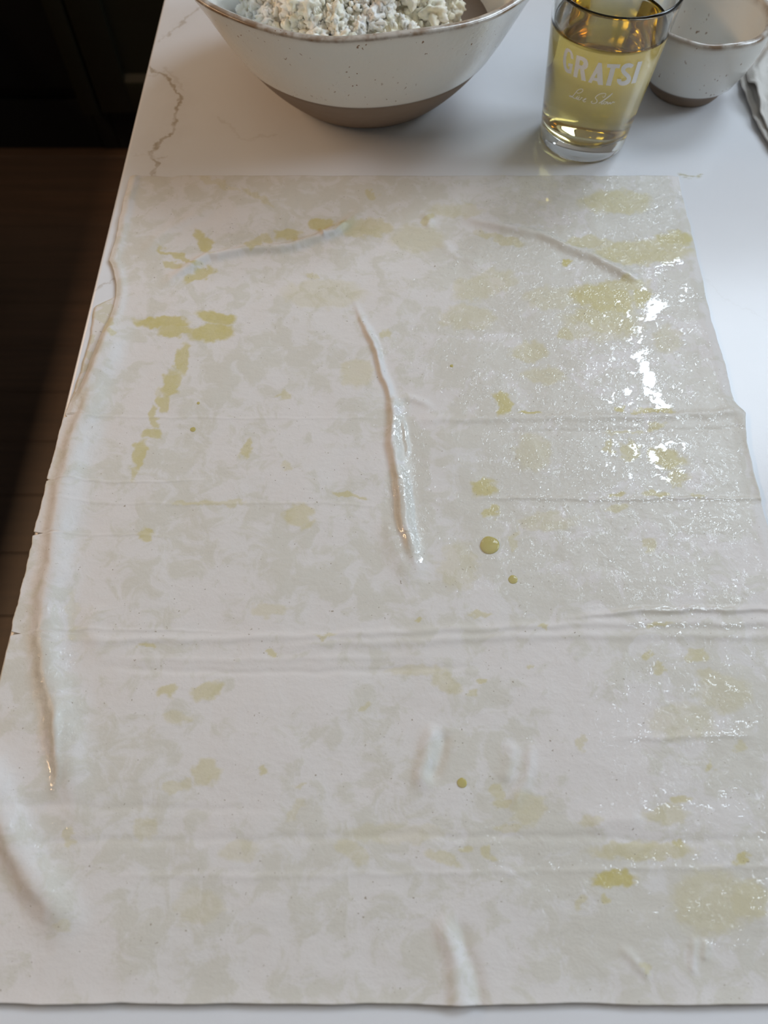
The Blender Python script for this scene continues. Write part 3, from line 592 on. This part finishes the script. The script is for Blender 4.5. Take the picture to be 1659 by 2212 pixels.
# ---------------------------------------------------------------- crumbled cheese heaped in the bowl
def mat_cheese():
    m, nt, b = newmat('crumbled_cheese')
    o = geo_pos(nt); n = tex(nt, 45, 3, .6, o); n2 = tex(nt, 700, 3, .65, o)
    c = mixc(nt, ramp(nt, n.outputs['Fac'], .35, .65), (.93, .90, .84), (.93, .87, .70))
    c = mixc(nt, ramp(nt, n2.outputs['Fac'], .66, .74), c, (.78, .75, .64))
    L(nt, c, b.inputs['Base Color']); b.inputs['Roughness'].default_value = .6
    b.inputs['Subsurface Weight'].default_value = .35; b.inputs['Subsurface Radius'].default_value = (.004, .003, .002); b.inputs['Subsurface Scale'].default_value = 1.1
    L(nt, bump(nt, n2.outputs['Fac'], .5, .0009), b.inputs['Normal']); return m
M_cheese = mat_cheese()
def cheese():
    rg = np.random.default_rng(5)
    bmi = bmesh.new(); bmesh.ops.create_icosphere(bmi, subdivisions=2, radius=1); V = np.array([v.co[:] for v in bmi.verts]); Fc = np.array([[v.index for v in f.verts] for f in bmi.faces]); bmi.free()
    bmi = bmesh.new(); bmesh.ops.create_icosphere(bmi, subdivisions=4, radius=1); V4 = np.array([v.co[:] for v in bmi.verts]); F4 = np.array([[v.index for v in f.verts] for f in bmi.faces]); bmi.free()
    cx, cy = -.011, -.006
    allv, allf = [], []; n = 0
    def top_z(x, y):
        d = np.hypot((x - cx) / .082, (y - cy) / .088)
        return .0925 - .042 * np.clip(d, 0, 2) ** 3.5 + .006 * noise(x * 45, y * 45, 3)
    def inside(x, y, z, s): return math.hypot(x, y) + s < bprof(min(z, .1)) - .0085
    NR, NA = 110, 300        # mound body under the crumbs
    rr = np.linspace(0, .083, NR)[:, None]; aa = np.linspace(0, 2 * np.pi, NA, endpoint=False)[None, :]
    x = cx + rr * np.cos(aa); y = cy + rr * np.sin(aa); z = top_z(x, y) - .003 + .003 * fbm(x * 130, y * 130, 6, 4)
    z = np.minimum(z, .0915); mv = np.stack([x, y, z], -1).reshape(-1, 3); id_ = np.arange(NR * NA).reshape(NR, NA)
    f = []
    for i in range(NR - 1):
        for j in range(NA): k = (j + 1) % NA; f += [(id_[i, j], id_[i + 1, j], id_[i + 1, k]), (id_[i, j], id_[i + 1, k], id_[i, k])]
    allv.append(mv); allf.append(np.array(f)); n = len(mv)
    def lump(Vs, Fs, s, z_off, amp):
        nonlocal n
        a = rg.uniform(0, 2 * np.pi); r = .086 * math.sqrt(rg.random()); x = cx + r * math.cos(a); y = cy + r * math.sin(a)
        if y > .05: return
        z = float(top_z(np.array(x), np.array(y))) + z_off * s
        if z < .05 or not inside(x, y, z, s): return
        o = rg.uniform(0, 100, 3); A_, B_, C_ = Vs.T
        d = 1 + amp * (fbm(A_ * 1.5 + o[0], B_ * 1.5 + C_ + o[1], 2, 4) + .8 * fbm(C_ * 1.7 + o[2], A_ * 1.6 - B_ * .8 + o[0], 5, 4)) * .55 + .10 * noise(A_ * 9 + o[1], B_ * 9 + C_ * 6, 3)
        P = Vs * d[:, None] * s * rg.uniform(.8, 1.2, 3)
        allv.append(P + (x, y, z)); allf.append(Fs + n); n += len(Vs)
    for k in range(230): lump(V4, F4, rg.uniform(.0045, .0085), rg.uniform(-.35, .25), .75)
    for k in range(1500): lump(V, Fc, rg.uniform(.0009, .0028), rg.uniform(-.2, 1.0), .8)
    v = np.concatenate(allv); f = np.concatenate(allf)
    me = bpy.data.meshes.new('crumbled_cheese'); me.from_pydata(v.tolist(), [], f.tolist()); me.update()
    for p in me.polygons: p.use_smooth = True
    o = link('crumbled_cheese', me, M_cheese); o.location = (BX, BY, CT)
    tag(o, 'heap of white crumbled cheese inside the large mixing bowl', 'cheese', kind='stuff')
cheese()

# ---------------------------------------------------------------- drinking glass
GXc, GYc, GR0, GH, GR1, LH = .1513, .5327, .0318, .1103, .0418, .0869
glass = empty('drinking_glass', (GXc, GYc, CT)); tag(glass, 'tapered clear drinking glass with white lettering, nearly full of pale wine', 'glass')
def lathe(name, pts, mat, parent, seg=96, close=True):
    bm = bmesh.new(); R = []
    for r, z in pts:
        R.append([bm.verts.new((0, 0, z))] if r <= 0 else [bm.verts.new((r * math.cos(2 * math.pi * j / seg), r * math.sin(2 * math.pi * j / seg), z)) for j in range(seg)])
    for A, B in zip(R[:-1], R[1:]):
        for j in range(seg):
            k = (j + 1) % seg
            if len(A) == 1: bm.faces.new((A[0], B[k], B[j]))
            elif len(B) == 1: bm.faces.new((A[j], A[k], B[0]))
            else: bm.faces.new((A[j], A[k], B[k], B[j]))
    return from_bm(name, bm, mat, parent, True)
kr = (GR1 - GR0) / GH; ro = lambda z: GR0 + kr * z
TW = .0021; TB = .012
m, nt, b = newmat('clear_glass'); b.inputs['Transmission Weight'].default_value = 1; b.inputs['Roughness'].default_value = 0; b.inputs['IOR'].default_value = 1.5
b.inputs['Base Color'].default_value = (.97, .98, .97, 1); M_glass = m
m, nt, b = newmat('pale_wine'); b.inputs['Transmission Weight'].default_value = 1; b.inputs['Roughness'].default_value = 0; b.inputs['IOR'].default_value = 1.34
b.inputs['Base Color'].default_value = (1, 1, 1, 1)
va = nt.nodes.new('ShaderNodeVolumeAbsorption'); va.inputs['Color'].default_value = (.89, .785, .34, 1); va.inputs["Density"].default_value = 42
L(nt, va.outputs[0], nt.nodes['Material Output'].inputs['Volume']); M_wine = m
outer = [(0, .0008), (GR0 - .010, .0006), (GR0 - .006, .0001), (GR0 - .003, .0002), (GR0 - .001, .0010), (GR0, .003)] + [(ro(z), z) for z in np.linspace(.006, GH - .002, 30)]
lipp = [(ro(GH) - .0001, GH - .0008), (ro(GH) - .0006, GH - .0001), (ro(GH) - .0011, GH), (ro(GH) - .0018, GH - .0003), (ro(GH) - TW, GH - .0014)]
inner = [(ro(z) - TW, z) for z in np.linspace(GH - .003, TB + .005, 30)] + [(ro(TB) - TW - .0015, TB + .002), (ro(TB) - TW - .005, TB + .0004), (ro(TB) - .016, TB), (0, TB - .0003)]
lathe('glass_body', outer + lipp + inner, M_glass, glass)
ov = .00025
wl = [(0, TB - .0003 - ov), (ro(TB) - .016, TB - ov), (ro(TB) - TW - .005 + ov, TB + .0004 - ov), (ro(TB) - TW - .0015 + ov, TB + .002 - ov)] + [(ro(z) - TW + ov, z) for z in np.linspace(TB + .005, LH + .0008, 24)]
wl += [(ro(LH) - TW - .0006, LH + .0001), (ro(LH) - TW - .0012, LH - .0003), (ro(LH) - TW - .002, LH - .00045), (ro(LH) - TW - .003, LH - .0005), (ro(LH) - TW - .0045, LH - .0005), (ro(LH) * .6, LH - .0005), (ro(LH) * .3, LH - .0005), (0, LH - .0005)]
wine = lathe('wine', wl, M_wine, glass); wine['label'] = 'pale yellow wine filling the glass'
# printed lettering, laid on the conical wall
M_print = simple('white_print', (.94, .94, .95), .45)
def on_cone(px, py, e=.00018):
    """where the printed mark sits on the outer wall of the glass (glass-local coordinates)"""
    u = (px - 829.5) / F; v = (py - 1106.0) / F
    d = np.array([u, math.cos(TH) - v * math.sin(TH), -(math.sin(TH) + v * math.cos(TH))]); o = np.array([-GXc, -GYc, H])
    k0 = GR0 + e + kr * o[2]; k1 = kr * d[2]
    A = d[0] ** 2 + d[1] ** 2 - k1 ** 2; B = 2 * (o[0] * d[0] + o[1] * d[1] - k0 * k1); C_ = o[0] ** 2 + o[1] ** 2 - k0 ** 2
    t = (-B - math.sqrt(max(B * B - 4 * A * C_, 0))) / (2 * A)
    return tuple(o + t * d)
def Q(p): return (1200 + p[0] / 8.295, 90 + p[1] / 8.295)
def catmull(P, n=5):
    P = [P[0]] + list(P) + [P[-1]]; out = []
    for i in range(1, len(P) - 2):
        p0, p1, p2, p3 = [np.array(q, float) for q in P[i - 1:i + 3]]
        for k in range(n):
            t = k / n; out.append(tuple(.5 * ((2 * p1) + (-p0 + p2) * t + (2 * p0 - 5 * p1 + 4 * p2 - p3) * t * t + (-p0 + 3 * p1 - 3 * p2 + p3) * t ** 3)))
    out.append(tuple(P[-2])); return out
def ribbon(bm, pts, width):
    pts = [np.array(p, float) for p in pts]; n = len(pts); rows = []
    for i, p in enumerate(pts):
        d = pts[min(i + 1, n - 1)] - pts[max(i - 1, 0)]; d = d / (np.hypot(*d) + 1e-9); nr = np.array([-d[1], d[0]]) * width / 2
        rows.append([bm.verts.new(on_cone(*Q(p + nr))), bm.verts.new(on_cone(*Q(p - nr)))])
    for a_, b_ in zip(rows[:-1], rows[1:]): bm.faces.new((a_[0], a_[1], b_[1], b_[0]))
def finish(name, bm):
    bmesh.ops.recalc_face_normals(bm, faces=bm.faces[:]); return from_bm(name, bm, M_print, glass)
def glyph(loops):
    bm = bmesh.new(); ed = []
    for lp in loops:
        pts = []
        for a_, b_ in zip(lp, lp[1:] + lp[:1]):
            n = max(1, int(math.hypot(b_[0] - a_[0], b_[1] - a_[1]) / 30))
            pts += [(a_[0] + (b_[0] - a_[0]) * i / n, a_[1] + (b_[1] - a_[1]) * i / n) for i in range(n)]
        vs = [bm.verts.new((p[0], p[1], 0)) for p in pts]
        ed += [bm.edges.new((vs[i], vs[(i + 1) % len(vs)])) for i in range(len(vs))]
    bmesh.ops.triangle_fill(bm, use_beauty=True, edges=ed)
    for v in bm.verts: v.co = on_cone(*Q((v.co.x, v.co.y)))
    return finish('letter', bm)
glyph([[(323, 320), (315, 235), (285, 165), (240, 125), (208, 113), (180, 130), (158, 185), (142, 260), (134, 345), (140, 410), (156, 480), (182, 532), (215, 560), (245, 572), (252, 562), (278, 584), (312, 402), (232, 384), (224, 438), (254, 444), (248, 492), (228, 496), (206, 472), (192, 425), (188, 355), (194, 275), (207, 210), (228, 178), (250, 186), (268, 225), (277, 305)]])
glyph([[(378, 240), (470, 266), (530, 293), (570, 335), (588, 390), (580, 450), (552, 488), (515, 500), (545, 712), (465, 690), (440, 492), (418, 478), (385, 650), (318, 622)], [(437, 330), (475, 340), (500, 370), (497, 408), (470, 430), (425, 415)]])
glyph([[(770, 375), (832, 385), (852, 780), (765, 775), (745, 712), (668, 690), (645, 745), (582, 725)], [(745, 560), (695, 645), (747, 652)]])
glyph([[(930, 400), (1165, 408), (1148, 482), (1092, 470), (1074, 478), (990, 792), (900, 785), (986, 472), (918, 462)]])
bm = bmesh.new(); ribbon(bm, catmull([(1380, 452), (1352, 430), (1308, 424), (1255, 440), (1216, 482), (1218, 532), (1252, 575), (1298, 618), (1316, 665), (1292, 715), (1234, 746), (1175, 745), (1143, 715), (1142, 668)], 4), 78); finish('letter', bm)
glyph([[(1478, 362), (1558, 350), (1438, 738), (1355, 752)]])
SCR = [[(382, 910), (405, 925), (450, 915), (490, 880), (480, 852), (440, 850), (390, 880), (340, 940), (290, 990), (250, 978), (262, 965), (300, 988), (335, 1015), (362, 1015), (388, 985)],
 [(398, 978), (375, 1015), (378, 1030), (398, 1022), (430, 985)], [(424, 966), (432, 958)],
 [(424, 990), (405, 1032), (420, 1045), (450, 1028), (470, 1000), (482, 1008)],
 [(480, 1050), (520, 1045), (548, 1025), (535, 1017), (505, 1040), (495, 1065), (515, 1079), (545, 1070)],
 [(845, 983), (868, 998), (895, 965), (900, 935), (860, 925), (790, 940), (730, 980), (715, 1010), (740, 1045), (745, 1075), (710, 1105), (660, 1105), (640, 1080), (662, 1068)],
 [(775, 1105), (870, 1042), (960, 975), (1024, 922), (960, 985), (870, 1052), (822, 1095), (824, 1117), (852, 1106)],
 [(905, 1075), (875, 1080), (860, 1105), (875, 1118), (905, 1100), (915, 1080), (932, 1080)],
 [(945, 1080), (925, 1108), (943, 1115), (985, 1085), (974, 1108), (993, 1112), (1030, 1078), (1045, 1088), (1062, 1084)]]
bm = bmesh.new()
for st in SCR: ribbon(bm, catmull(st, 5), 13)
finish('script_lettering', bm)

# ---------------------------------------------------------------- linen napkin at the right edge
def napkin():
    m, nt, b = newmat('natural_linen'); o = geo_pos(nt)
    wv = nt.nodes.new('ShaderNodeTexWave'); wv.inputs['Scale'].default_value = 420; wv.inputs['Distortion'].default_value = 1.5; L(nt, o, wv.inputs['Vector'])
    wv2 = nt.nodes.new('ShaderNodeTexWave'); wv2.bands_direction = 'Y'; wv2.inputs['Scale'].default_value = 420; wv2.inputs['Distortion'].default_value = 1.5; L(nt, o, wv2.inputs['Vector'])
    h = math_(nt, 'ADD', wv.outputs['Fac'], wv2.outputs['Fac'])
    L(nt, mixc(nt, math_(nt, 'MULTIPLY', h, .5), (.62, .59, .55), (.74, .71, .67)), b.inputs['Base Color']); b.inputs['Roughness'].default_value = .9
    L(nt, bump(nt, h, .35, .0006), b.inputs['Normal'])
    e0 = [(1640, 105), (1612, 138), (1595, 172), (1598, 196), (1612, 228), (1628, 268), (1650, 305), (1700, 372), (1780, 470)]
    E = np.array([unproj(*q) for q in e0]); seg = np.concatenate([[0], np.cumsum(np.hypot(*(E[1:] - E[:-1]).T))])
    n1, n2 = 150, 120
    s = np.linspace(0, seg[-1], n1); ex = np.interp(s, seg, E[:, 0]); ey = np.interp(s, seg, E[:, 1])
    ex = np.convolve(np.pad(ex, 6, 'edge'), np.ones(13) / 13, 'valid'); ey = np.convolve(np.pad(ey, 6, 'edge'), np.ones(13) / 13, 'valid')
    obs = []
    for lay in range(2):
        v = np.linspace(0, 1, n2)[:, None]; X = ex[None, :] + lay * .004 + v * .20; Y = ey[None, :] + v * (.10 + .0 * X) + lay * .002
        d = v * .20
        Z = .0018 + .0022 * lay + .004 * sst(0, .02, d) + .003 * np.abs(noise(X * 30, Y * 30, 8 + lay)) + .0016 * noise(X * 75, Y * 75, 4) + .0055 * np.exp(-((X - ex[None, :] - .018 - .3 * (Y - .62)) / .006) ** 2) * lay
        Z = np.where(d < .0055, Z + .0012, Z - .0008 * np.exp(-((d - .0062) / .0012) ** 2))
        X = X + .0012 * noise(s[None, :] * 90, v * 3, 6) * (1 - v)
        obs.append(np.stack([X, Y, np.maximum(Z, .0012 + .0015 * lay)], -1))
    root = None
    for lay, P in enumerate(obs):
        co = P.reshape(-1, 3); idx = np.arange(n1 * n2).reshape(n2, n1)
        q = np.stack([idx[:-1, :-1], idx[:-1, 1:], idx[1:, 1:], idx[1:, :-1]], -1).reshape(-1, 4)
        me = bpy.data.meshes.new('napkin'); me.from_pydata(co.tolist(), [], q.tolist()); me.update()
        for p_ in me.polygons: p_.use_smooth = True
        if lay == 0:
            root = link('linen_napkin', me, m); root.location = (0, 0, CT); o_ = root
        else: o_ = link('upper_layer', me, m, root)
        md = o_.modifiers.new('thickness', 'SOLIDIFY'); md.thickness = .0009; md.offset = -1
    tag(root, 'rumpled pale linen napkin beside the small bowl at the right edge', 'napkin')
napkin()
